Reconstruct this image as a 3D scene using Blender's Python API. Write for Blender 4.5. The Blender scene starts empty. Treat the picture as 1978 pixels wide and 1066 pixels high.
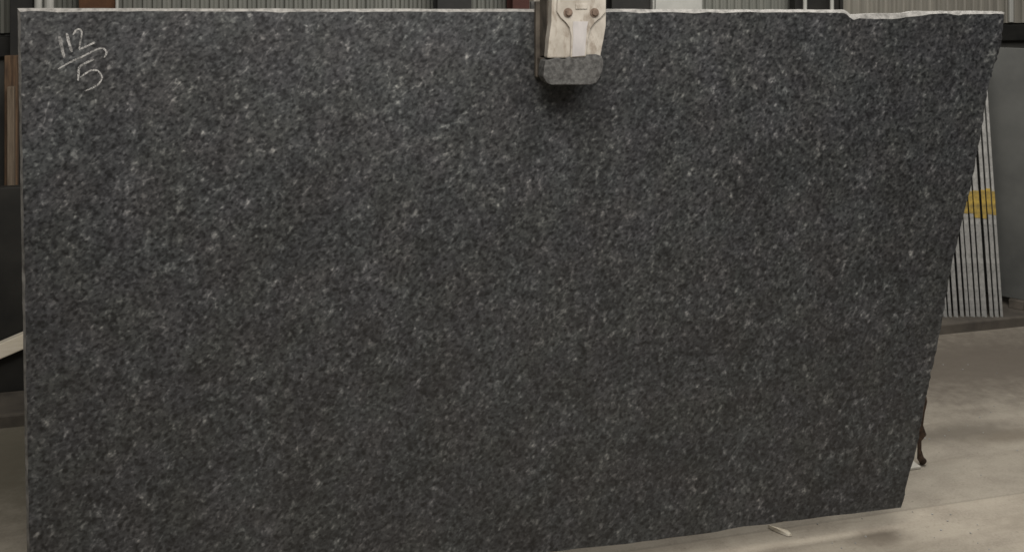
import bpy, bmesh, math, random
from mathutils import Vector, Matrix

random.seed(7)
sc = bpy.context.scene
col = sc.collection

# ------------------------------------------------------------------ camera, world, lamps, exposure
YAW = math.radians(14.0)
S, CY = math.sin(YAW), math.cos(YAW)
CAM_H = 1.70
F = 1900.0                 # focal length in pixels of the 1978 px wide photograph
HOR = -30.0                # height of the horizon in those pixels
cam_d = bpy.data.cameras.new('camera')
cam = bpy.data.objects.new('camera', cam_d)
col.objects.link(cam)
cam.location = (0, 0, CAM_H)
cam.rotation_euler = (math.radians(90), 0, -YAW)
cam_d.sensor_width = 36.0
cam_d.lens = F * 36.0 / 1978.0
cam_d.shift_y = -(533.0 - HOR) / 1978.0
cam_d.clip_end = 200
sc.camera = cam

w = bpy.data.worlds.new('World')
sc.world = w
w.use_nodes = True
bg = w.node_tree.nodes['Background']
bg.inputs[0].default_value = (0.95, 0.98, 1.0, 1)
bg.inputs[1].default_value = 0.07

def area(name, loc, target, size, power, color):
    l = bpy.data.lights.new(name, 'AREA')
    l.shape = 'RECTANGLE'
    l.size, l.size_y = size
    l.energy = power
    l.color = color
    o = bpy.data.objects.new(name, l)
    col.objects.link(o)
    o.location = loc
    d = Vector(target) - Vector(loc)
    o.rotation_euler = d.to_track_quat('-Z', 'Y').to_euler()
    return o
# unseen lamps added overhead: right floor, slab face, its top left, back wall
area('added_light_front', (2.45, 2.98, 3.1), (2.45, 2.85, 0), (2.2, 1.3), 62, (1.0, 0.965, 0.92))
area('added_light_mid', (1.0, 0.15, 3.7), (0.8, 2.6, 1.2), (2.6, 2.2), 126, (1.0, 0.975, 0.94))
area('added_light_left', (-0.1, 1.0, 3.0), (-0.3, 2.6, 1.5), (0.9, 0.5), 34, (1.0, 0.93, 0.85))
area('added_light_back', (1.8, 3.6, 5.6), (1.8, 5.0, 1.6), (5.0, 0.5), 14, (1.0, 0.97, 0.90))

sc.view_settings.view_transform = 'Standard'
sc.view_settings.look = 'None'
sc.view_settings.exposure = 0.0
sc.view_settings.gamma = 1.0
sc.view_settings.use_curve_mapping = False
sc.cycles.pixel_filter_type = 'BLACKMAN_HARRIS'
sc.cycles.filter_width = 1.6

# ------------------------------------------------------------------ helpers
FWD = Vector((S, CY, 0)); RGT = Vector((CY, -S, 0))
def ray(px, py):
    return FWD + RGT * ((px - 989.0) / F) + Vector((0, 0, -(py - HOR) / F))
def on_y(px, py, Y):
    """point of the vertical plane y = Y seen at a photograph pixel"""
    r = ray(px, py)
    return Vector((0, 0, CAM_H)) + r * (Y / r.y)
def on_z(px, py, Z):
    r = ray(px, py)
    return Vector((0, 0, CAM_H)) + r * ((Z - CAM_H) / r.z)
def at_depth(px, py, d):
    return Vector((0, 0, CAM_H)) + ray(px, py) * d

def link(name, me, mats, parent=None, origin=None):
    o = bpy.data.objects.new(name, me)
    col.objects.link(o)
    if not isinstance(mats, (list, tuple)): mats = [mats]
    for m in mats:
        me.materials.append(m)
    if parent is not None: o.parent = parent
    if origin is not None:
        me.transform(Matrix.Translation(-Vector(origin)))
        if parent is None: o.location = origin
    return o
def obj(name, bm, mats, parent=None, origin=None, smooth=False):
    bmesh.ops.recalc_face_normals(bm, faces=bm.faces)
    me = bpy.data.meshes.new(name)
    bm.to_mesh(me); bm.free()
    if smooth:
        for p in me.polygons: p.use_smooth = True
    return link(name, me, mats, parent, origin)
def tag(o, label=None, cat=None, group=None, kind=None):
    if label: o['label'] = label
    if cat: o['category'] = cat
    if group: o['group'] = group
    if kind: o['kind'] = kind
    return o
def empty(name, loc, label=None, cat=None, group=None, kind=None):
    o = bpy.data.objects.new(name, None)
    col.objects.link(o)
    o.location = loc
    o.empty_display_size = 0.1
    return tag(o, label, cat, group, kind)
def child(o, parent):
    """parent a mesh holding world coordinates to an Empty"""
    o.parent = parent
    o.data.transform(Matrix.Translation(-parent.location))
    return o

def sub(o, part, root):
    o.parent = part
    o.data.transform(Matrix.Translation(-root.location))
    return o

def add_box(bm, x0, x1, y0, y1, z0, z1, bevel=0.0, M=None, seg=2):
    r = bmesh.ops.create_cube(bm, size=1.0)
    vs = r['verts']
    for v in vs:
        v.co = Vector((x0 + (v.co.x + .5) * (x1 - x0), y0 + (v.co.y + .5) * (y1 - y0), z0 + (v.co.z + .5) * (z1 - z0)))
    if bevel > 0:
        es = list({e for v in vs for e in v.link_edges})
        rb = bmesh.ops.bevel(bm, geom=es, offset=bevel, segments=seg, profile=.5, affect='EDGES')
        vs = list({v for f in rb['faces'] for v in f.verts} | {v for v in vs if v.is_valid})
    if M is not None:
        for v in vs: v.co = M @ v.co
    return vs
def box_bm(*a, **k):
    bm = bmesh.new(); add_box(bm, *a, **k); return bm
def add_prism(bm, pts, y0, y1, bevel=0.0):
    """polygon given as (x, z) points, extruded from y0 to y1"""
    a = [bm.verts.new((p[0], y0, p[1])) for p in pts]
    b = [bm.verts.new((p[0], y1, p[1])) for p in pts]
    fs = [bm.faces.new(a), bm.faces.new(list(reversed(b)))]
    n = len(pts)
    for i in range(n):
        fs.append(bm.faces.new((a[i], b[i], b[(i + 1) % n], a[(i + 1) % n])))
    if bevel:
        es = list({e for f in fs for e in f.edges})
        bmesh.ops.bevel(bm, geom=es, offset=bevel, segments=2, profile=.5, affect='EDGES')
def prism_bm(*a, **k):
    bm = bmesh.new(); add_prism(bm, *a, **k); return bm
def add_tube(bm, pts, rad, n=10, cap=True):
    rings = []
    for i, p in enumerate(pts):
        p = Vector(p)
        t = (Vector(pts[min(i + 1, len(pts) - 1)]) - Vector(pts[max(i - 1, 0)])).normalized()
        a = t.cross(Vector((0, 1, 0)))
        if a.length < .1: a = t.cross(Vector((1, 0, 0)))
        a.normalize(); b = t.cross(a)
        r = rad[i] if isinstance(rad, (list, tuple)) else rad
        rings.append([bm.verts.new(p + (a * math.cos(k * 2 * math.pi / n) + b * math.sin(k * 2 * math.pi / n)) * r) for k in range(n)])
    for q in range(len(rings) - 1):
        for k in range(n):
            bm.faces.new((rings[q][k], rings[q][(k + 1) % n], rings[q + 1][(k + 1) % n], rings[q + 1][k]))
    if cap:
        bm.faces.new(rings[0]); bm.faces.new(list(reversed(rings[-1])))
def tube_bm(*a, **k):
    bm = bmesh.new(); add_tube(bm, *a, **k); return bm

# ------------------------------------------------------------------ materials
class NT:
    def __init__(s, name):
        s.m = bpy.data.materials.new(name); s.m.use_nodes = True
        s.t = s.m.node_tree; s.N = s.t.nodes; s.L = s.t.links
        s.b = s.N['Principled BSDF']; s.out = s.N['Material Output']
    def n(s, typ, **k):
        x = s.N.new(typ)
        for a, v in k.items():
            if a.startswith('i_'): x.inputs[a[2:].replace('_', ' ')].default_value = v
            else: setattr(x, a, v)
        return x
    def l(s, a, b): s.L.new(a, b)
    def coord(s, scale=(1, 1, 1), rot=(0, 0, 0), loc=(0, 0, 0)):
        tc = s.n('ShaderNodeTexCoord'); mp = s.n('ShaderNodeMapping')
        mp.inputs['Scale'].default_value = scale; mp.inputs['Rotation'].default_value = rot; mp.inputs['Location'].default_value = loc
        s.l(tc.outputs['Object'], mp.inputs['Vector']); return mp.outputs[0]
    def noise(s, vec, scale, detail=3, rough=.5, dist=0):
        x = s.n('ShaderNodeTexNoise'); x.inputs['Scale'].default_value = scale; x.inputs['Detail'].default_value = detail
        x.inputs['Roughness'].default_value = rough; x.inputs['Distortion'].default_value = dist
        s.l(vec, x.inputs['Vector']); return x
    def vor(s, vec, scale, rand=1.0, feature='F1'):
        x = s.n('ShaderNodeTexVoronoi', feature=feature); x.inputs['Scale'].default_value = scale
        x.inputs['Randomness'].default_value = rand; s.l(vec, x.inputs['Vector']); return x
    def mr(s, v, a, b, c, d, smooth=False):
        x = s.n('ShaderNodeMapRange')
        if smooth: x.interpolation_type = 'SMOOTHSTEP'
        for i, q in zip((1, 2, 3, 4), (a, b, c, d)): x.inputs[i].default_value = q
        s.l(v, x.inputs[0]); return x.outputs[0]
    def math(s, op, a, b=None, clamp=False):
        x = s.n('ShaderNodeMath', operation=op); x.use_clamp = clamp
        for i, q in enumerate((a, b)):
            if q is None: continue
            if isinstance(q, (int, float)): x.inputs[i].default_value = q
            else: s.l(q, x.inputs[i])
        return x.outputs[0]
    def mix(s, fac, a, b, mode='MIX'):
        x = s.n('ShaderNodeMix', data_type='RGBA', blend_type=mode)
        for i, q in ((0, fac), (6, a), (7, b)):
            if isinstance(q, (int, float)): x.inputs[i].default_value = q
            elif isinstance(q, tuple): x.inputs[i].default_value = q if len(q) == 4 else q + (1,)
            else: s.l(q, x.inputs[i])
        return x.outputs[2]
    def bump(s, h, strength=.3, dist=.002):
        x = s.n('ShaderNodeBump'); x.inputs['Strength'].default_value = strength; x.inputs['Distance'].default_value = dist
        s.l(h, x.inputs['Height']); s.l(x.outputs[0], s.b.inputs['Normal'])
    def col(s, c): s.l(c, s.b.inputs['Base Color'])

def simple(name, c1, c2, scale=20, rough=.6, metal=0, stretch=(1, 1, 1), bump=.2, lo=.35, hi=.65, detail=5, spec=.4):
    t = NT(name)
    v = t.coord(stretch)
    n = t.noise(v, scale, detail, .6)
    f = t.mr(n.outputs[0], lo, hi, 0, 1)
    t.col(t.mix(f, c1, c2))
    t.b.inputs['Roughness'].default_value = rough
    t.b.inputs['Metallic'].default_value = metal
    t.b.inputs['Specular IOR Level'].default_value = spec
    if bump: t.bump(n.outputs[0], bump, .003)
    return t.m

def granite(name, k=1.0, rough=.42):
    t = NT(name)
    v0 = t.coord()
    def turned(deg, st, off):
        a = t.coord((1, 1, 1), (0, math.radians(deg), 0), off)
        mp = t.n('ShaderNodeMapping'); mp.inputs['Scale'].default_value = (1, 1, st)
        t.l(a, mp.inputs['Vector']); return mp.outputs[0]
    # mineral flakes drift up to the right: turned in the plane of the face, then squeezed across the drift
    va = turned(40, 1.3, (0, 0, 0)); vb = turned(62, 1.4, (3.1, 0, 1.7)); vc = turned(12, 1.4, (7.3, 2, 4.4))
    n1 = t.noise(va, 84, 2, .5, 0)
    n2 = t.noise(vb, 36, 3, .6, 0)
    n3 = t.noise(va, 60, 1.0, .5, .15)
    n4 = t.noise(vb, 42, 1.0, .5, .15)
    nd = t.noise(vc, 72, 1.5, .5, 0)
    cry = t.vor(turned(40, 1.5, (2, 6, 1)), 92)
    sepc = t.n('ShaderNodeSeparateColor'); t.l(cry.outputs['Color'], sepc.inputs[0])
    clump = t.noise(v0, 6, 3, .6)
    f1 = t.mr(n1.outputs[0], .30, .70, 0, 1)
    f2 = t.mr(n2.outputs[0], .32, .68, 0, 1)
    fl = t.mr(n3.outputs[0], .56, .70, 0, 1, True)
    fl2 = t.mr(n4.outputs[0], .60, .72, 0, 1, True)
    dk = t.mr(nd.outputs[0], .48, .34, 0, 1, True)
    def flakes(vec, sc_, thr, r0, r1):
        sx = t.n('ShaderNodeSeparateXYZ'); t.l(vec, sx.inputs[0])
        cx = t.n('ShaderNodeCombineXYZ'); t.l(sx.outputs[0], cx.inputs[0]); t.l(sx.outputs[2], cx.inputs[1])
        flake = t.vor(cx.outputs[0], sc_); flake.voronoi_dimensions = '2D'
        sp_ = t.n('ShaderNodeSeparateColor'); t.l(flake.outputs['Color'], sp_.inputs[0])
        wob = t.math('ADD', flake.outputs['Distance'], t.math('MULTIPLY', t.math('SUBTRACT', n1.outputs[0], .5), .7))
        return t.math('MULTIPLY', t.mr(sp_.outputs[1], thr, 1.0, 0, 1), t.mr(wob, r0, r1, 1, 0, True))
    vf = flakes(vb, 19, .91, .0, .27)
    vg = flakes(turned(35, 1.6, (1.3, 5, 2.2)), 47, .88, .04, .28)
    tot = t.math('ADD', t.math('MULTIPLY', f1, .26), t.math('MULTIPLY', f2, .19))
    tot = t.math('ADD', tot, t.math('MULTIPLY', t.math('SUBTRACT', sepc.outputs[0], .3), .17))
    tot = t.math('ADD', tot, t.math('MULTIPLY', fl, .20))
    tot = t.math('ADD', tot, t.math('MULTIPLY', fl2, .22))
    tot = t.math('ADD', tot, t.math('MULTIPLY', vf, .50))
    tot = t.math('ADD', tot, t.math('MULTIPLY', vg, .26))
    tot = t.math('ADD', tot, t.mr(clump.outputs[0], .3, .7, -.05, .05))
    # faint pale hairlines drifting across the slab
    vein = t.noise(turned(48, 2.6, (4, 1, 8)), 3.2, 4, .55, .6)
    hair = t.math('MULTIPLY', t.mr(t.math('ABSOLUTE', t.math('SUBTRACT', vein.outputs[0], .5)), 0, .012, 1, 0, True), t.mr(n2.outputs[0], .45, .6, 0, 1))
    tot = t.math('ADD', tot, t.math('MULTIPLY', hair, .22))
    tot = t.math('SUBTRACT', tot, t.math('MULTIPLY', dk, .20), True)
    ramp = t.n('ShaderNodeValToRGB')
    cr = ramp.color_ramp
    cr.elements[0].position = 0; cr.elements[0].color = (.013 * k, .0133 * k, .0142 * k, 1)
    cr.elements[1].position = 1; cr.elements[1].color = (.36 * k, .357 * k, .342 * k, 1)
    for p, c in ((.2, .034), (.45, .074), (.7, .165)):
        e = cr.elements.new(p); e.color = (c * k, c * k * (1.025 if p < .6 else 1.0), c * k * (1.09 if p < .4 else 1.05 if p < .6 else 1.0), 1)
    t.l(tot, ramp.inputs[0])
    tint = t.noise(v0, 8, 2, .5)
    tint2 = t.noise(turned(0, 1, (9, 3, 5)), 7, 2, .5)
    tn = t.mix(t.mr(tint.outputs[0], .40, .60, 0, 1), (1.01, .992, 1.0), (.985, 1.012, .985))
    tn2 = t.mix(t.mr(tint2.outputs[0], .40, .60, 0, 1), (1.012, 1.0, .975), (.99, 1.0, 1.015))
    c = t.mix(1.0, ramp.outputs[0], tn, 'MULTIPLY')
    c = t.mix(1.0, c, tn2, 'MULTIPLY')
    big = t.noise(v0, 3.2, 4, .6)
    bb = t.mr(big.outputs[0], .3, .7, .88, 1.14)
    cc = t.n('ShaderNodeCombineColor')
    for i in range(3): t.l(bb, cc.inputs[i])
    c = t.mix(1.0, c, cc.outputs[0], 'MULTIPLY')
    t.col(c)
    t.l(t.mr(n1.outputs[0], .3, .7, rough - .04, rough + .08), t.b.inputs['Roughness'])
    t.b.inputs['Specular IOR Level'].default_value = .5
    t.bump(tot, .05, .0006)
    return t.m

def floor_mat():
    t = NT('floor_concrete')
    v = t.coord()
    vs = t.coord((.85, 1.35, 1), (0, 0, math.radians(-6)))
    big = t.noise(vs, 1.7, 5, .62, .4)
    med = t.noise(vs, 7, 5, .6)
    fine = t.noise(v, 120, 4, .7)
    c = t.mix(t.mr(big.outputs[0], .34, .66, 0, 1), (.265, .237, .190), (.345, .309, .25))
    c = t.mix(t.mr(med.outputs[0], .42, .70, 0, .75), c, (.19, .164, .13))
    c = t.mix(t.mr(fine.outputs[0], .35, .7, 0, .35), c, (.42, .385, .33))
    spk = t.noise(v, 55, 3, .7)
    c = t.mix(t.mr(spk.outputs[0], .60, .70, 0, .5), c, (.17, .145, .115))
    smear = t.noise(t.coord((.7, 3.2, 1), (0, 0, math.radians(8)), (3.1, 1.7, 0)), 2.9, 6, .65, .5)
    c = t.mix(t.mr(smear.outputs[0], .54, .72, 0, .45), c, (.16, .135, .105))
    # two pours of concrete: the nearer one a little paler, with a joint between
    yj = on_z(1860, 968, 0).y
    sx = t.n('ShaderNodeSeparateXYZ'); t.l(v, sx.inputs[0])
    yy = t.math('ADD', sx.outputs[1], t.mr(fine.outputs[0], .3, .7, -.004, .004))
    c = t.mix(t.mr(yy, yj - .006, yj + .006, .0, 1), t.mix(1.0, c, (1.08, 1.07, 1.06), 'MULTIPLY'), t.mix(1.0, c, (.93, .93, .93), 'MULTIPLY'))
    jl = t.math('ABSOLUTE', t.math('SUBTRACT', yy, yj))
    c = t.mix(t.mr(jl, .002, .007, .35, 0, True), c, (.15, .13, .105))
    # oil-dark oval stain, dragged stains and an oval of painted shade, placed in floor metres
    def oval(cx, cy, rx, ry, amt, colr, c):
        m = t.coord((1 / rx, 1 / ry, 0), (0, 0, 0), (-cx / rx, -cy / ry, 0))
        ln = t.n('ShaderNodeVectorMath', operation='LENGTH')
        wob = t.noise(v, 22, 4, .6)
        ad = t.n('ShaderNodeVectorMath', operation='MULTIPLY_ADD')
        t.l(wob.outputs[1], ad.inputs[0]); ad.inputs[1].default_value = (.9, .9, 0); t.l(m, ad.inputs[2])
        sb = t.n('ShaderNodeVectorMath', operation='SUBTRACT'); t.l(ad.outputs[0], sb.inputs[0]); sb.inputs[1].default_value = (.45, .45, 0)
        t.l(sb.outputs[0], ln.inputs[0])
        return t.mix(t.mr(ln.outputs['Value'], .2, 1.25, amt, 0, True), c, colr)
    p = on_z(1700, 1038, 0); c = oval(p.x, p.y, .11, .055, .75, (.16, .135, .105), c)
    p = on_z(1850, 835, 0); c = oval(p.x, p.y, .34, .085, .8, (.13, .113, .09), c)
    p = on_z(1960, 842, 0); c = oval(p.x, p.y, .24, .06, .75, (.14, .118, .09), c)
    p = on_z(1900, 700, 0); c = oval(p.x, p.y, 1.2, .50, .85, (.11, .093, .075), c)
    p = on_z(10, 880, 0); c = oval(p.x, p.y, 1.1, .62, .8, (.11, .098, .07), c)  # shade behind the slab's left end, painted into the floor colour
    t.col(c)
    t.l(t.mr(med.outputs[0], .3, .7, .55, .8), t.b.inputs['Roughness'])
    t.b.inputs['Specular IOR Level'].default_value = .3
    t.bump(t.math('ADD', med.outputs[0], t.math('MULTIPLY', fine.outputs[0], .4)), .25, .003)
    return t.m

M_GRAN = granite('polished_dark_granite', .77)
M_GRAN_D = simple('dark_stone_face', (.008, .008, .0075), (.018, .0178, .017), 30, .7, bump=.1)
M_RAW = simple('raw_stone_edge', (.12, .115, .106), (.27, .26, .243), 60, .8, lo=.3, hi=.6, bump=.5)
M_RAW_S = simple('sawn_side_edge', (.10, .097, .090), (.21, .203, .19), 40, .85, lo=.3, hi=.65, bump=.4)
M_RAW_L = simple('sawn_stone_edge', (.19, .187, .178), (.36, .355, .335), 40, .8, lo=.3, hi=.65, bump=.4)
M_EDGE_D = simple('broken_dark_edge', (.03, .03, .03), (.13, .128, .12), 45, .7, bump=.6)
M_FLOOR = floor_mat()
M_PLINTH = simple('dirty_plinth', (.06, .052, .043), (.13, .112, .09), 5, .8, bump=.3)
M_WALL = simple('grey_plaster', (.055, .055, .05), (.085, .083, .075), 4, .8, bump=.2)
M_SHEET = simple('grey_green_sheet', (.14, .143, .125), (.20, .20, .175), 3, .5, stretch=(6, 6, .5), bump=.1)
M_SHEET_B = simple('beige_sheet', (.19, .178, .15), (.27, .253, .215), 3, .5, stretch=(8, 8, .5), bump=.1)
M_BLACK = simple('black_steel', (.010, .010, .009), (.022, .021, .018), 6, .6)
M_RUST = simple('rust_brown_steel', (.045, .018, .008), (.115, .052, .022), 9, .8)
M_DRUST = simple('dark_rust', (.022, .014, .009), (.07, .042, .026), 60, .9, bump=.8)
M_BOLT = simple('dull_brown_bolt', (.10, .07, .05), (.20, .145, .11), 60, .8, bump=.5)
M_RED = simple('red_oxide_steel', (.03, .008, .005), (.07, .022, .014), 9, .7)
M_PALE = simple('pale_grey_paint', (.36, .36, .33), (.46, .455, .42), 6, .5)
M_WOOD = simple('weathered_brown_wood', (.05, .030, .018), (.15, .092, .052), 9, .85, stretch=(6, 6, .6), bump=.5)
M_PLANK = simple('pale_new_timber', (.72, .64, .50), (.86, .79, .66), 10, .7, stretch=(.7, 6, 6), bump=.3)
M_GREYS = simple('honed_grey_stone', (.066, .067, .063), (.095, .096, .089), 4, .5, bump=.05)
M_YELLOW = simple('yellow_paint', (.17, .125, .045), (.46, .32, .06), 38, .7, lo=.3, hi=.7)
M_RUBBER = simple('worn_grey_rubber', (.042, .041, .039), (.115, .113, .108), 80, .9, bump=.9)
M_DARKST = simple('grimy_brown_steel', (.045, .038, .030), (.12, .102, .082), 14, .75)
M_PADB = simple('pale_concrete_foot', (.40, .385, .34), (.55, .53, .47), 30, .85)

def cream():
    t = NT('chipped_cream_paint')
    v = t.coord()
    n = t.noise(v, 16, 5, .6); n2 = t.noise(t.coord((1, 1, .45)), 42, 5, .65)
    c = t.mix(t.mr(n.outputs[0], .35, .65, 0, 1), (.32, .29, .245), (.45, .415, .36))
    c = t.mix(t.mr(n2.outputs[0], .50, .66, 0, .7), c, (.19, .15, .112))
    t.col(c); t.b.inputs['Roughness'].default_value = .55
    t.bump(n2.outputs[0], .3, .002)
    return t.m
M_CREAM = cream()
M_STEM = simple('rubbed_pale_steel', (.32, .305, .298), (.46, .435, .42), 18, .5, stretch=(1, 1, .4), bump=.15)

def chalk():
    t = NT('white_chalk')
    v = t.coord()
    n = t.noise(v, 330, 3, .6); n2 = t.noise(v, 45, 3, .5)
    t.b.inputs['Base Color'].default_value = (.38, .372, .358, 1)
    t.b.inputs['Roughness'].default_value = .95
    t.b.inputs['Specular IOR Level'].default_value = .05
    f = t.math('MULTIPLY', t.mr(n.outputs[0], .34, .54, .1, 1), t.mr(n2.outputs[0], .36, .56, .35, 1))
    t.l(f, t.b.inputs['Alpha'])
    return t.m
M_CHALK = chalk()

# ------------------------------------------------------------------ setting: floor, plinth, back wall
bm = bmesh.new()
bmesh.ops.create_grid(bm, x_segments=1, y_segments=1, size=12)
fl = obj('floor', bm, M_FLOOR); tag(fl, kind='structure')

PY, PH, WY = 4.13, 0.05, 5.05
pl = obj('plinth', box_bm(-6, 8, PY, WY + .1, -.05, PH, bevel=.008), M_PLINTH); tag(pl, kind='structure')

wall = empty('back_wall', (0, WY, 0), kind='structure')
child(obj('lower_wall', box_bm(-6, 8, WY + .04, WY + .24, 0, 3.6), M_WALL), wall)
child(obj('girt', box_bm(-6, 8, WY - .02, WY + .038, 1.36, 1.455, bevel=.004), M_BLACK), wall)
def sheet_mesh(width, pitch, amp, z0, z1):
    bm = bmesh.new()
    n = int(width / pitch) * 10
    top, bot = [], []
    for i in range(n + 1):
        x = width * i / n
        ph = (x / pitch) % 1.0
        y = -amp * (1 if ph < .32 else (1 - (ph - .32) / .14) if ph < .46 else 0 if ph < .86 else (ph - .86) / .14)
        bot.append(bm.verts.new((x, y, z0))); top.append(bm.verts.new((x, y, z1)))
    for i in range(n):
        bm.faces.new((bot[i], bot[i + 1], top[i + 1], top[i]))
    me = bpy.data.meshes.new('sheet'); bm.to_mesh(me); bm.free()
    return me
xb = on_y(1628, 10, WY).x                 # where the beige sheeting takes over
SW = .90
sm = sheet_mesh(SW, .045, .014, 1.47, 3.6); sm.materials.append(M_SHEET)
sb = sheet_mesh(SW, .060, .020, 1.465, 3.6); sb.materials.append(M_SHEET_B)
x = xb - SW
k = 0
while x > -5.5:
    o = bpy.data.objects.new('sheet', sm); col.objects.link(o); o.parent = wall
    o.location = (x, .02 - .003 * (k % 2), 0); x -= SW - .004; k += 1
x = xb
while x < 7:
    o = bpy.data.objects.new('sheet', sb); col.objects.link(o); o.parent = wall
    o.location = (x, .018 - .003 * (k % 2), 0); x += SW - .004; k += 1

# uprights and fittings in front of the wall, seen in the strip over the slab
def i_column(px0, px1, mat, label, group=None, Y=4.86, web=None, cat='column'):
    x0, x1 = on_y(px0, 10, Y).x, on_y(px1, 10, Y).x
    e = empty('steel_column', ((x0 + x1) / 2, Y + .07, PH), label, cat, group)
    child(obj('flange', box_bm(x0, x1, Y, Y + .012, PH + .012, 3.5, bevel=.002), mat), e)
    child(obj('flange', box_bm(x0, x1, Y + .12, Y + .132, PH + .012, 3.5, bevel=.002), mat), e)
    c = (x0 + x1) / 2
    child(obj('web', box_bm(c - .006, c + .006, Y + .0125, Y + .1195, PH + .012, 3.5), web or mat), e)
    child(obj('base_plate', box_bm(x0 - .03, x1 + .03, Y - .01, Y + .142, PH, PH + .0115, bevel=.002), mat), e)
    return e
def pipe(px, wpx, label, Y=4.80, mat=None):
    c = on_y(px, 10, Y).x; r = wpx * Y / F / 2 * .95
    e = empty('wall_pipe', (c, Y, PH), label, 'pipe', 'pale pipes standing along the back wall')
    child(obj('pipe', tube_bm([(c, Y, PH), (c, Y, 3.5)], r, 14), mat or M_PALE, smooth=False), e)
    child(obj('collar', tube_bm([(c, Y, .9), (c, Y, .94)], r * 1.35, 14), mat or M_PALE), e)
    child(obj('foot_flange', tube_bm([(c, Y, PH), (c, Y, PH + .012)], r * 2.2, 14), mat or M_PALE), e)
    return e
i_column(19, 63, M_BLACK, 'black steel column just above the left end of the slab')
pipe(74, 14, 'pale pipe nearest the black column at the top left corner')
pipe(95, 17, 'pale thicker pipe next to the rust brown column at top left')
i_column(152, 220, M_RUST, 'rust brown steel column showing above the chalk number')
pipe(226, 6, 'thin pale pipe on the right side of the rust brown column')
i_column(845, 911, M_BLACK, 'black steel column left of the dark red column')
i_column(990, 1044, M_RED, 'dark red steel column directly left of the lifting clamp')
i_column(1182, 1259, M_BLACK, 'black steel column directly right of the lifting clamp')
# pale cabinet
x0, x1 = on_y(1261, 10, 4.83).x, on_y(1357, 10, 4.83).x
e = empty('switch_cabinet', ((x0 + x1) / 2, 4.93, PH), 'pale grey tall cabinet right of the black column by the clamp', 'cabinet')
child(obj('carcass', box_bm(x0, x1, 4.83, 5.0, PH + .1, 2.0, bevel=.004), M_PALE), e)
child(obj('door', box_bm(x0 + .01, x1 - .01, 4.815, 4.8295, PH + .12, 1.98, bevel=.003), M_PALE), e)
child(obj('plinth_frame', box_bm(x0 + .015, x1 - .015, 4.84, 4.99, PH, PH + .0995), M_BLACK), e)
child(obj('handle', box_bm(x0 + .03, x0 + .045, 4.795, 4.8145, 1.0, 1.12, bevel=.003), M_BLACK), e)
# dark door
x0, x1 = on_y(1534, 10, 4.95).x, on_y(1627, 10, 4.95).x
e = empty('steel_door', ((x0 + x1) / 2, 4.97, PH), 'dark steel door behind two pale pipes near the chipped corner', 'door')
child(obj('leaf', box_bm(x0 + .02, x1 - .02, 4.955, 4.995, PH + .005, 2.1), M_BLACK), e)
child(obj('frame', box_bm(x0, x0 + .0195, 4.94, 5.0, PH, 2.12), M_BLACK), e)
child(obj('frame', box_bm(x1 - .0195, x1, 4.94, 5.0, PH, 2.12), M_BLACK), e)
child(obj('handle', tube_bm([(x0 + .05, 4.93, 1.05), (x0 + .05, 4.93, 1.17)], .008, 8), M_PALE), e)
pipe(1555, 9, 'pale pipe on the left of the dark steel door', Y=4.88)
pipe(1607, 9, 'pale pipe on the right of the dark steel door', Y=4.88)
xf = on_y(1948, 10, WY).x
child(obj('flashing', box_bm(xf - .012, xf + .012, WY - .03, WY - .012, 1.47, 3.6, bevel=.003), M_PALE), wall)

# ------------------------------------------------------------------ the granite slab
YS = 2.668
TH = .030
# outline as it hangs: pixel stations turned into metres in the slab's own plane
def jag(a, b, n, amp):
    out = []
    for i in range(n):
        t = i / n
        out.append((a[0] + (b[0] - a[0]) * t + random.uniform(-amp, amp) * (i > 0), a[1] + (b[1] - a[1]) * t + random.uniform(-amp, amp) * (i > 0)))
    return out
# each entry: (outer px, outer py, face px, face py, style) ; style 0 raw light arris, 1 dark broken edge
stn = []
def seg(a, b, n, ins, style, amp=0.0, iamp=0.0):
    for i in range(n):
        t = i / n
        px, py = a[0] + (b[0] - a[0]) * t, a[1] + (b[1] - a[1]) * t
        j = random.uniform(-amp, amp) if i else 0
        stn.append((px + (j if abs(b[0] - a[0]) < abs(b[1] - a[1]) else 0), py + (j if abs(b[0] - a[0]) >= abs(b[1] - a[1]) else 0),
                    px + ins[0] + (random.uniform(-iamp, iamp) if ins[0] else 0), py + ins[1] + (random.uniform(-iamp, iamp) if ins[1] else 0), style))
# top edge, left to right
T0 = len(stn)
stn.append((32, 17, 39, 24, 0))
for i in range(1, 60):
    px = 32 + (1636 - 32) * i / 60
    py = 17 + 2.5 * i / 60
    stn.append((px, py + random.uniform(-.5, .5), px, py + 5.2 + random.uniform(-.8, .8) + (2.2 if random.random() < .12 else 0), 0))
for px, py, fx, fy in ((1634, 19.6, 1631, 26), (1640, 24, 1636, 29), (1645, 28, 1641, 34), (1650, 29, 1649, 39), (1660, 28.5, 1660, 36), (1675, 27.5, 1675, 36.5),
                       (1690, 27, 1690, 37.5), (1705, 26.5, 1705, 37), (1722, 26.8, 1722, 37.5), (1738, 26.8, 1738, 36), (1752, 26, 1752, 33.5),
                       (1765, 23, 1764, 32.5), (1780, 22, 1780, 31), (1797, 22.5, 1797, 28), (1812, 22.5, 1812, 27), (1828, 22, 1828, 26.5), (1838, 22.5, 1838, 28),
                       (1850, 22.5, 1852, 30.5), (1862, 22, 1862, 28), (1878, 22, 1878, 28), (1895, 22, 1895, 27.5), (1910, 22.5, 1910, 28), (1925, 22.5, 1925, 27), (1938, 23, 1936, 27.5)):
    stn.append((px, py, fx, fy, 0))
stn.append((1942, 25, 1939, 29, 1))
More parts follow.
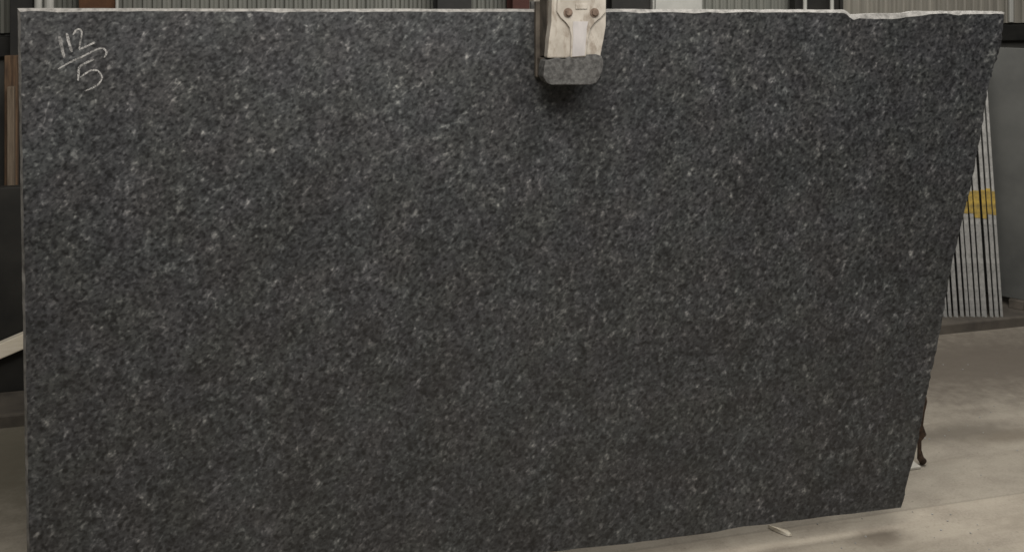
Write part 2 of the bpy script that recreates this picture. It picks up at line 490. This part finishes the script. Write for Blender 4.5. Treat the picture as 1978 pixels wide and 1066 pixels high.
R = [(1941, 28), (1939, 55), (1937, 78), (1931, 100), (1927, 118), (1921, 128), (1918, 145), (1911, 160), (1909, 180), (1903, 215), (1898, 250), (1890, 290), (1884, 325),
     (1875, 365), (1866, 405), (1857, 440), (1848, 478), (1840, 515), (1832, 555), (1824, 600), (1818, 640), (1809, 685), (1802, 715), (1796, 742), (1790, 765), (1786, 790),
     (1781, 815), (1775, 850), (1768, 880), (1760, 905), (1752, 940), (1745, 970)]
for (a, b) in zip(R[:-1], R[1:]):
    n = 3
    for i in range(n):
        t = (i + .5) / n
        j = random.gauss(0, .7)
        px, py = a[0] + (b[0] - a[0]) * t + j, a[1] + (b[1] - a[1]) * t
        stn.append((px, py, px - random.uniform(1.0, 2.6), py, 1))
stn.append((1742, 981, 1740.5, 979, 1))
B = [(1742, 981), (1660, 991), (1600, 997), (1560, 1003), (1500, 1010), (1462, 1015), (1430, 1018), (1390, 1027), (1340, 1034), (1280, 1042), (1200, 1052), (1100, 1062), (980, 1078), (800, 1104), (500, 1144), (250, 1178), (53, 1205)]
for (a, b) in zip(B[:-1], B[1:]):
    n = max(2, int((a[0] - b[0]) / 22))
    for i in range(n):
        t = (i + .5) / n
        px, py = a[0] + (b[0] - a[0]) * t, a[1] + (b[1] - a[1]) * t + random.uniform(-.7, .7)
        stn.append((px, py, px, py - random.uniform(1, 1.8), 1))
stn.append((53, 1205, 60, 1200, 0))
for i in range(1, 50):
    t = i / 50
    px = 53 + (32 - 53) * t + random.uniform(-.45, .45); py = 1205 + (17 - 1205) * t
    stn.append((px, py, px + 6.2 + random.uniform(-.8, .8) + (1.5 if random.random() < .15 else 0), py, 0))

bm = bmesh.new()
lf, le, lb = [], [], []
for px, py, fx, fy, st in stn:
    f = on_y(fx, fy, YS); e_ = on_y(px, py, YS)
    dep = .008 if st == 0 else .004
    lf.append(bm.verts.new(f)); le.append(bm.verts.new((e_.x, YS + dep, e_.z))); lb.append(bm.verts.new((e_.x, YS + TH, e_.z)))
n = len(stn)
face = bm.faces.new(list(reversed(lf))); face.material_index = 0
back = bm.faces.new(lb); back.material_index = 0
for i in range(n):
    j = (i + 1) % n
    mi = (1 if i < n - 52 else 3) if (stn[i][4] == 0) else 2
    q = bm.faces.new((lf[i], lf[j], le[j], le[i])); q.material_index = mi
    q = bm.faces.new((le[i], le[j], lb[j], lb[i])); q.material_index = mi
cxs = on_y(1105, 600, YS)
slab = empty('granite_slab', (cxs.x, YS + TH / 2, .09), 'large dark speckled granite slab hanging from the cream clamp, chalk number on it', 'granite slab')
stone = child(obj('stone', bm, [M_GRAN, M_RAW, M_EDGE_D, M_RAW_S]), slab)

# chalk number 112 over 5
def ribbon(pts, wpx, name='chalk_stroke'):
    P = [on_y(p[0], p[1], YS) for p in pts]
    # Catmull-Rom through the stroke
    C = []
    for i in range(len(P) - 1):
        p0, p1, p2, p3 = P[max(i - 1, 0)], P[i], P[i + 1], P[min(i + 2, len(P) - 1)]
        for k in range(6):
            t = k / 6
            C.append(.5 * ((2 * p1) + (p2 - p0) * t + (2 * p0 - 5 * p1 + 4 * p2 - p3) * t * t + (3 * p1 - p0 - 3 * p2 + p3) * t ** 3))
    C.append(P[-1])
    bm = bmesh.new(); a, b = [], []
    hw = wpx * 2.45 / F / 2
    for i, c in enumerate(C):
        d = C[min(i + 1, len(C) - 1)] - C[max(i - 1, 0)]
        nrm = Vector((-d.z, 0, d.x)).normalized()
        e = min(i, len(C) - 1 - i) / max(1, len(C) - 1)
        ww = hw * (.55 + .45 * min(1, e * 9)) * random.uniform(.82, 1.15)
        a.append(bm.verts.new((c.x + nrm.x * ww, YS - .0007, c.z + nrm.z * ww)))
        b.append(bm.verts.new((c.x - nrm.x * ww, YS - .0007, c.z - nrm.z * ww)))
    for i in range(len(C) - 1):
        bm.faces.new((a[i], a[i + 1], b[i + 1], b[i]))
    child(obj(name, bm, M_CHALK), slab)
ribbon([(115, 70), (119, 90), (124, 112)], 5.6)
ribbon([(129, 65), (133, 82), (139, 101)], 5.2)
ribbon([(141, 68), (147, 59), (154, 57), (158, 64), (156, 78), (153, 95)], 3.2)
ribbon([(153, 96), (167, 90), (184, 82)], 3.6)
ribbon([(112, 134), (135, 121), (163, 108), (187, 96), (199, 94), (206, 102), (201, 112)], 3.3)
ribbon([(182, 115), (166, 122), (154, 130), (152, 142), (151, 156)], 4.0)
ribbon([(155, 150), (166, 142), (178, 136), (190, 138), (197, 150), (191, 162), (179, 170), (164, 176)], 3.2)

# ------------------------------------------------------------------ the lifting clamp
YC = YS - .125                       # front of the front jaw
def pz(px, py, Y=YC):
    p = on_y(px, py, Y); return (p.x, p.z)
ctr = on_y(1112, 60, YC)
ztop = on_y(1112, 17, YS).z
cl = empty('lifting_clamp', (ctr.x, YS, 1.50), 'cream painted slab lifting clamp gripping the top of the granite slab', 'clamp')
body = [pz(1069, 10), pz(1173, 10), pz(1170, 50), pz(1165, 80), pz(1160, 113), pz(1057, 113), pz(1060, 80), pz(1065, 45)]
zt2 = 1.90
body[0] = (body[0][0], zt2); body[1] = (body[1][0], zt2)
jaw = child(obj('front_jaw', prism_bm(body, YC, YC + .035, bevel=.004), M_CREAM), cl)
# side cheeks that run back to the liner
bxl = min(p[0] for p in body); bxr = max(p[0] for p in body)
for s, xa in ((-1, pz(1064, 60)[0] + .004), (1, pz(1166, 60)[0] - .004)):
    zl = pz(1060, 108)[1]
    bmc = bmesh.new()
    pts = [(YC + .0355, zl), (YS - .019, zl - .01), (YS - .019, ztop + .03), (YC + .0355, ztop + .10)]
    t = .010
    va = [bmc.verts.new((xa - t / 2, y, z)) for y, z in pts]; vb = [bmc.verts.new((xa + t / 2, y, z)) for y, z in pts]
    bmc.faces.new(va); bmc.faces.new(list(reversed(vb)))
    for i in range(4): bmc.faces.new((va[i], vb[i], vb[(i + 1) % 4], va[(i + 1) % 4]))
    child(obj('side_cheek', bmc, M_DARKST), cl)
# raised Y-shaped plate with the two bolts
Yp = YC - .007
yplate = [pz(1078, -12, Yp), pz(1170, -12, Yp), pz(1171, 24, Yp), pz(1160, 36, Yp), pz(1146, 44, Yp), pz(1139, 54, Yp), pz(1136, 72, Yp), pz(1132, 110, Yp), pz(1102, 112, Yp),
          pz(1104, 70, Yp), pz(1102, 53, Yp), pz(1096, 44, Yp), pz(1084, 36, Yp), pz(1076, 24, Yp)]
plate = child(obj('face_plate', prism_bm(yplate, Yp, YC - .0005, bevel=.0025), M_CREAM), cl)
stem = [pz(1107, 42, Yp), pz(1136, 42, Yp), pz(1133, 56, Yp), pz(1132, 74, Yp), pz(1129, 108, Yp), pz(1105, 110, Yp), pz(1107, 70, Yp), pz(1106, 54, Yp)]
sub(obj('rubbed_strip', prism_bm(stem, Yp - .0015, Yp - .0002), M_STEM), plate, cl)
for px in (1097, 1148):
    c = on_y(px, 25, Yp)
    bmb = bmesh.new()
    add_tube(bmb, [(c.x, Yp - .0003, c.z), (c.x, Yp - .003, c.z)], .0125, 18)
    sub(obj('washer', bmb, M_BOLT), plate, cl)
    bmb = bmesh.new()
    add_tube(bmb, [(c.x, Yp - .0032, c.z), (c.x, Yp - .009, c.z)], .0082, 6)
    sub(obj('bolt', bmb, M_BOLT), plate, cl)
# small maker's plate ridge between the bolts
p0, p1 = pz(1111, 8, Yp), pz(1134, 18, Yp)
sub(obj('ridge', box_bm(p0[0], p1[0], Yp - .003, Yp - .0003, p1[1], p0[1], bevel=.001), M_CREAM), plate, cl)
# worn rubber shoe under the jaw
bmp = bmesh.new()
shoe = [pz(1053, 118), pz(1076, 112), pz(1090, 116), pz(1100, 109), pz(1118, 110), pz(1130, 106), pz(1150, 105), pz(1161, 108), pz(1165, 118), pz(1163, 136), pz(1158, 150), pz(1151, 160), pz(1140, 164), pz(1064, 164), pz(1055, 160), pz(1049, 149), pz(1050, 132)]
add_prism(bmp, shoe, YC - .004, YC + .05, bevel=.0022)
child(obj('rubber_shoe', bmp, M_RUBBER), cl)
p0, p1 = pz(1058, 116), pz(1155, 152)
child(obj('shoe_core', box_bm(p0[0], p1[0], YC + .0505, YS - .019, p1[1], p0[1], bevel=.003), M_DARKST), cl)
# liner lying against the slab face
Yl = YS - .018
p0, p1 = pz(1035, 22, Yl), pz(1152, 147, Yl)
child(obj('liner', box_bm(p0[0], p1[0], Yl, YS - .001, p1[1], ztop + .02, bevel=.002), M_DARKST), cl)
# rear jaw, bridge over the slab, lug and wire rope (up out of the picture)
YB = YS + TH
child(obj('rear_liner', box_bm(p0[0], p1[0], YB + .001, YB + .018, p1[1], ztop + .02, bevel=.002), M_RUBBER), cl)
child(obj('rear_jaw', box_bm(bxl + .01, bxr - .01, YB + .0185, YB + .07, p1[1] + .02, zt2, bevel=.004), M_CREAM), cl)
child(obj('bridge', box_bm(bxl + .012, bxr - .012, YC + .036, YB + .0180, ztop + .125, zt2 - .01, bevel=.004), M_CREAM), cl)
bx = (bxl + bxr) / 2; by = (YC + YB) / 2 + .02
child(obj('lug', box_bm(bx - .012, bx + .012, by - .04, by + .04, zt2 - .012, zt2 + .10, bevel=.004), M_DARKST), cl)
rp = [(bx, by, zt2 + .06 + i * .1) for i in range(22)]
child(obj('wire_rope', tube_bm(rp, .008, 10), M_DARKST), cl)

# ------------------------------------------------------------------ bundle of slabs seen end-on at the right
r0 = ray(1880, 600); dirv = Vector((r0.x, r0.y, 0)).normalized()       # they run away from the viewer
side = Vector((dirv.y, -dirv.x, 0))
DB = 4.88
lean = .0627
bott = [(1826, 7), (1835.5, 6), (1846.5, 8.5), (1858.5, 7), (1869, 6.5), (1879, 9.5), (1890, 6.5), (1901.5, 9.5), (1915.5, 7), (1925.5, 7), (1935, 6)]
words = ['leftmost slab'] + [w + ' slab from the left' for w in ('second', 'third', 'fourth', 'fifth', 'sixth', 'seventh', 'eighth', 'ninth', 'tenth')] + ['rightmost slab']
for k, (px, wp) in enumerate(bott):
    g = on_z(px, 607 - (px - 1880) * .012, PH + .002)
    base = Vector((0, 0, CAM_H)) + ray(px, 607) * DB
    base.z = PH
    hw = (wp - .4 + random.uniform(-.8, .8)) * DB / F / 2
    H = 1.30 + random.uniform(-.02, .02)
    D = .17
    ln = lean + random.uniform(-.0015, .0015)
    o = empty('stone_slab', base, '%s in the bundle of pale slab edges behind the slanted side, yellow band on it' % words[k], 'stone slab', 'bundle of pale slab edges at the right')
    Mx = Matrix(((side.x, dirv.x, -ln * side.x, 0), (side.y, dirv.y, -ln * side.y, 0), (0, 0, 1, 0), (0, 0, 0, 1)))
    bm = bmesh.new()
    off = random.uniform(-.004, .004)
    add_box(bm, -hw, hw, off, D, 0, H, bevel=.0015, seg=1)
    bm.normal_update()
    for f in bm.faces:
        f.material_index = 1 if abs(f.normal.x) > .8 else 0
    bm.transform(Mx)
    obj('stone', bm, [M_RAW_L, M_GRAN_D], o)
    zb0 = CAM_H - (418 - HOR) * DB / F - PH + random.uniform(-.014, .014); zb1 = CAM_H - (366 - HOR) * DB / F - PH + random.uniform(-.016, .016)
    bm = box_bm(-hw - .0006, hw + .0006, off - .002, off + .05, zb0, zb1)
    bm.transform(Mx)
    obj('yellow_band', bm, M_YELLOW, o)

# steel rack the bundle leans on
rb = Vector((0, 0, CAM_H)) + ray(1792, 607) * DB; rb.z = PH
e = empty('slab_rack', rb, 'dark steel rack holding the bundle of slabs, hidden behind the granite slab', 'rack')
Mr = Matrix(((side.x, dirv.x, -lean * side.x, 0), (side.y, dirv.y, -lean * side.y, 0), (0, 0, 1, 0), (0, 0, 0, 1)))
for y in (.01, .13):
    bm = box_bm(.03, .06, y, y + .03, .03, 1.15, bevel=.003); bm.transform(Mr); obj('upright', bm, M_BLACK, e)
bm = box_bm(-.25, .06, .0, .17, 0, .0295, bevel=.003); bm.transform(Mr); obj('base_frame', bm, M_BLACK, e)

# grey slab standing beside the bundle
a0 = at_depth(1938, 573, 5.06); a1 = at_depth(1978, 580, 5.00)
u = Vector((a1.x - a0.x, a1.y - a0.y, 0)).normalized()
nb = Vector((-u.y, u.x, 0))
if nb.y < 0: nb = -nb
org = Vector((a0.x, a0.y, 0))
tilt = .04
Mg = Matrix(((u.x, nb.x, nb.x * tilt, org.x), (u.y, nb.y, nb.y * tilt, org.y), (0, 0, 1, 0), (0, 0, 0, 1)))
e = empty('grey_slab', (org + u * .3), 'plain dark grey slab standing at the right edge beside the bundle', 'stone slab')
zb = a0.z; 
bm = box_bm(-.30, .95, 0, .03, zb, 1.37, bevel=.002); bm.transform(Mg); child(obj('stone', bm, M_GREYS), e)
for uu, lab in ((.03, 'short brown timber block under the grey slab beside the bundle'), (.75, 'timber block under the grey slab beyond the right edge')):
    c = org + u * uu
    bm = box_bm(uu - .0, uu + .07, -.03, .09, PH, zb - .001, bevel=.003); bm.transform(Mg)
    o = obj('timber_block', bm, M_DARKST, None, origin=Vector((c.x, c.y, PH)))
    tag(o, lab, 'timber block', 'timber blocks under the grey slab')

# ------------------------------------------------------------------ left side: dark slab pile, boards, pale plank
def board(px0, px1, py0, py1, Y, th, mat, name, label, cat, z0=None, bev=.004):
    a = on_y(px0, py0, Y); b = on_y(px1, py1, Y)
    zb_ = b.z if z0 is None else z0
    o = obj(name, box_bm(a.x, b.x, Y, Y + th, zb_, a.z, bevel=bev), mat, None, origin=Vector(((a.x + b.x) / 2, Y, zb_)))
    return tag(o, label, cat)
# pile of dark slabs standing on the plinth
pa = on_y(-190, 372, 4.36); pb = on_y(150, 372, 4.36)
e = empty('slab_pile', ((pa.x + pb.x) / 2, 4.5, PH), 'almost black pile of stone in the shade left of the granite slab', 'stone pile')
for k in range(4):
    y0 = 4.36 + k * .055
    child(obj('slab', box_bm(pa.x + random.uniform(-.04, .04), pb.x + random.uniform(-.04, .04), y0, y0 + .05, PH, pa.z - k * .012, bevel=.003), M_BLACK), e)
board(8, 33, 108, 400, 4.66, .03, M_WOOD, 'timber_board', 'taller brown timber board behind the dark pile at the left edge', 'timber board', z0=PH)
board(13, 27, 168, 400, 4.60, .03, simple('greyed_wood', (.10, .075, .052), (.20, .155, .11), 9, .85, stretch=(6, 6, .6), bump=.4), 'timber_board', 'narrow greyed timber board in front of the taller brown board', 'timber board', z0=PH)
# pale plank leaning up to the right in front of the pile
Yk = 4.30
A = on_y(2, 678, Yk); Bp = on_y(42, 661, Yk)
d = (Bp - A).normalized(); 
t0 = (A.z - .03) / d.z if False else (A.z - (PH + .03)) / d.z
P0 = A - d * t0; P1 = Bp + d * .30
up = Vector((-d.z, 0, d.x))
hw = .029
bm = bmesh.new()
pts = [P0 - up * hw, P1 - up * hw, P1 + up * hw, P0 + up * hw]
add_prism(bm, [(p.x, p.z) for p in pts], Yk, Yk + .05, bevel=.004)
o = obj('timber_plank', bm, M_PLANK, None, origin=Vector((P0.x, Yk, PH)))
tag(o, 'pale cream timber plank slanting up behind the left edge of the granite slab', 'plank')

# ------------------------------------------------------------------ rusty bar behind the slanted edge, wood chip on the floor
fb = on_z(1781, 898, 0)
e = empty('rusty_prop', fb, 'rusty knobbly bar standing on the floor behind the slanted lower edge', 'steel bar')
Yb = fb.y
def q(px, py, dy=0): 
    p = on_y(px, py, Yb); return Vector((p.x, Yb + dy, p.z))
path = [q(1783, 896), q(1778, 884), q(1776, 868), q(1776, 850), q(1782, 838), q(1778, 820), q(1780, 795), q(1783, 775), q(1779, 745), q(1768, 690), q(1752, 610)]
path[0].z = max(path[0].z, .012)
rad = [.014, .012, .007, .007, .013, .009, .011, .014, .012, .011, .011]
child(obj('bar', tube_bm(path, rad, 10), M_DRUST, smooth=True), e)
c = on_z(1758, 902, 0)
child(obj('foot_pad', box_bm(c.x - .055, c.x + .03, c.y - .02, c.y + .07, .0, .010, bevel=.003), M_PADB), e)

g = on_z(1505, 1026, 0)
bm = bmesh.new()
pts = [(-.055, -.006), (-.02, -.012), (.05, -.009), (.062, .004), (.04, .012), (-.03, .010)]
lo = [bm.verts.new((p[0], p[1], .001)) for p in pts]
hi = [bm.verts.new((p[0] * .92, p[1] * .7, .010 + .004 * math.sin(i * 2.1))) for i, p in enumerate(pts)]
bm.faces.new(list(reversed(lo))); bm.faces.new(hi)
for i in range(6): bm.faces.new((lo[i], lo[(i + 1) % 6], hi[(i + 1) % 6], hi[i]))
o = obj('wood_chip', bm, M_PLANK)
o.scale = (.68, .9, .8)
o.location = (g.x, g.y, 0.001); o.rotation_euler = (0, 0, math.radians(-58))
tag(o, 'small pale wood chip lying on the concrete under the slab', 'wood chip')
# crumbs of stone and grit on the concrete
grit = bmesh.new()
for i in range(60):
    px, py = random.uniform(1500, 1975), random.uniform(700, 1062)
    if px < 1742 and py < 1000: continue
    p = on_z(px, py, 0)
    bm = bmesh.new(); bmesh.ops.create_icosphere(bm, subdivisions=1, radius=random.uniform(.0015, .004))
    for v in bm.verts: v.co = Vector((v.co.x * random.uniform(.7, 1.4), v.co.y * random.uniform(.7, 1.4), v.co.z * .6))
    bm.transform(Matrix.Translation(Vector((p.x, p.y, .0015))))
    me = bpy.data.meshes.new('t'); bm.to_mesh(me); bm.free(); grit.from_mesh(me)
o = obj('floor_grit', grit, M_RAW_L); tag(o, 'scattered stone grit on the concrete floor', 'grit', kind='stuff')
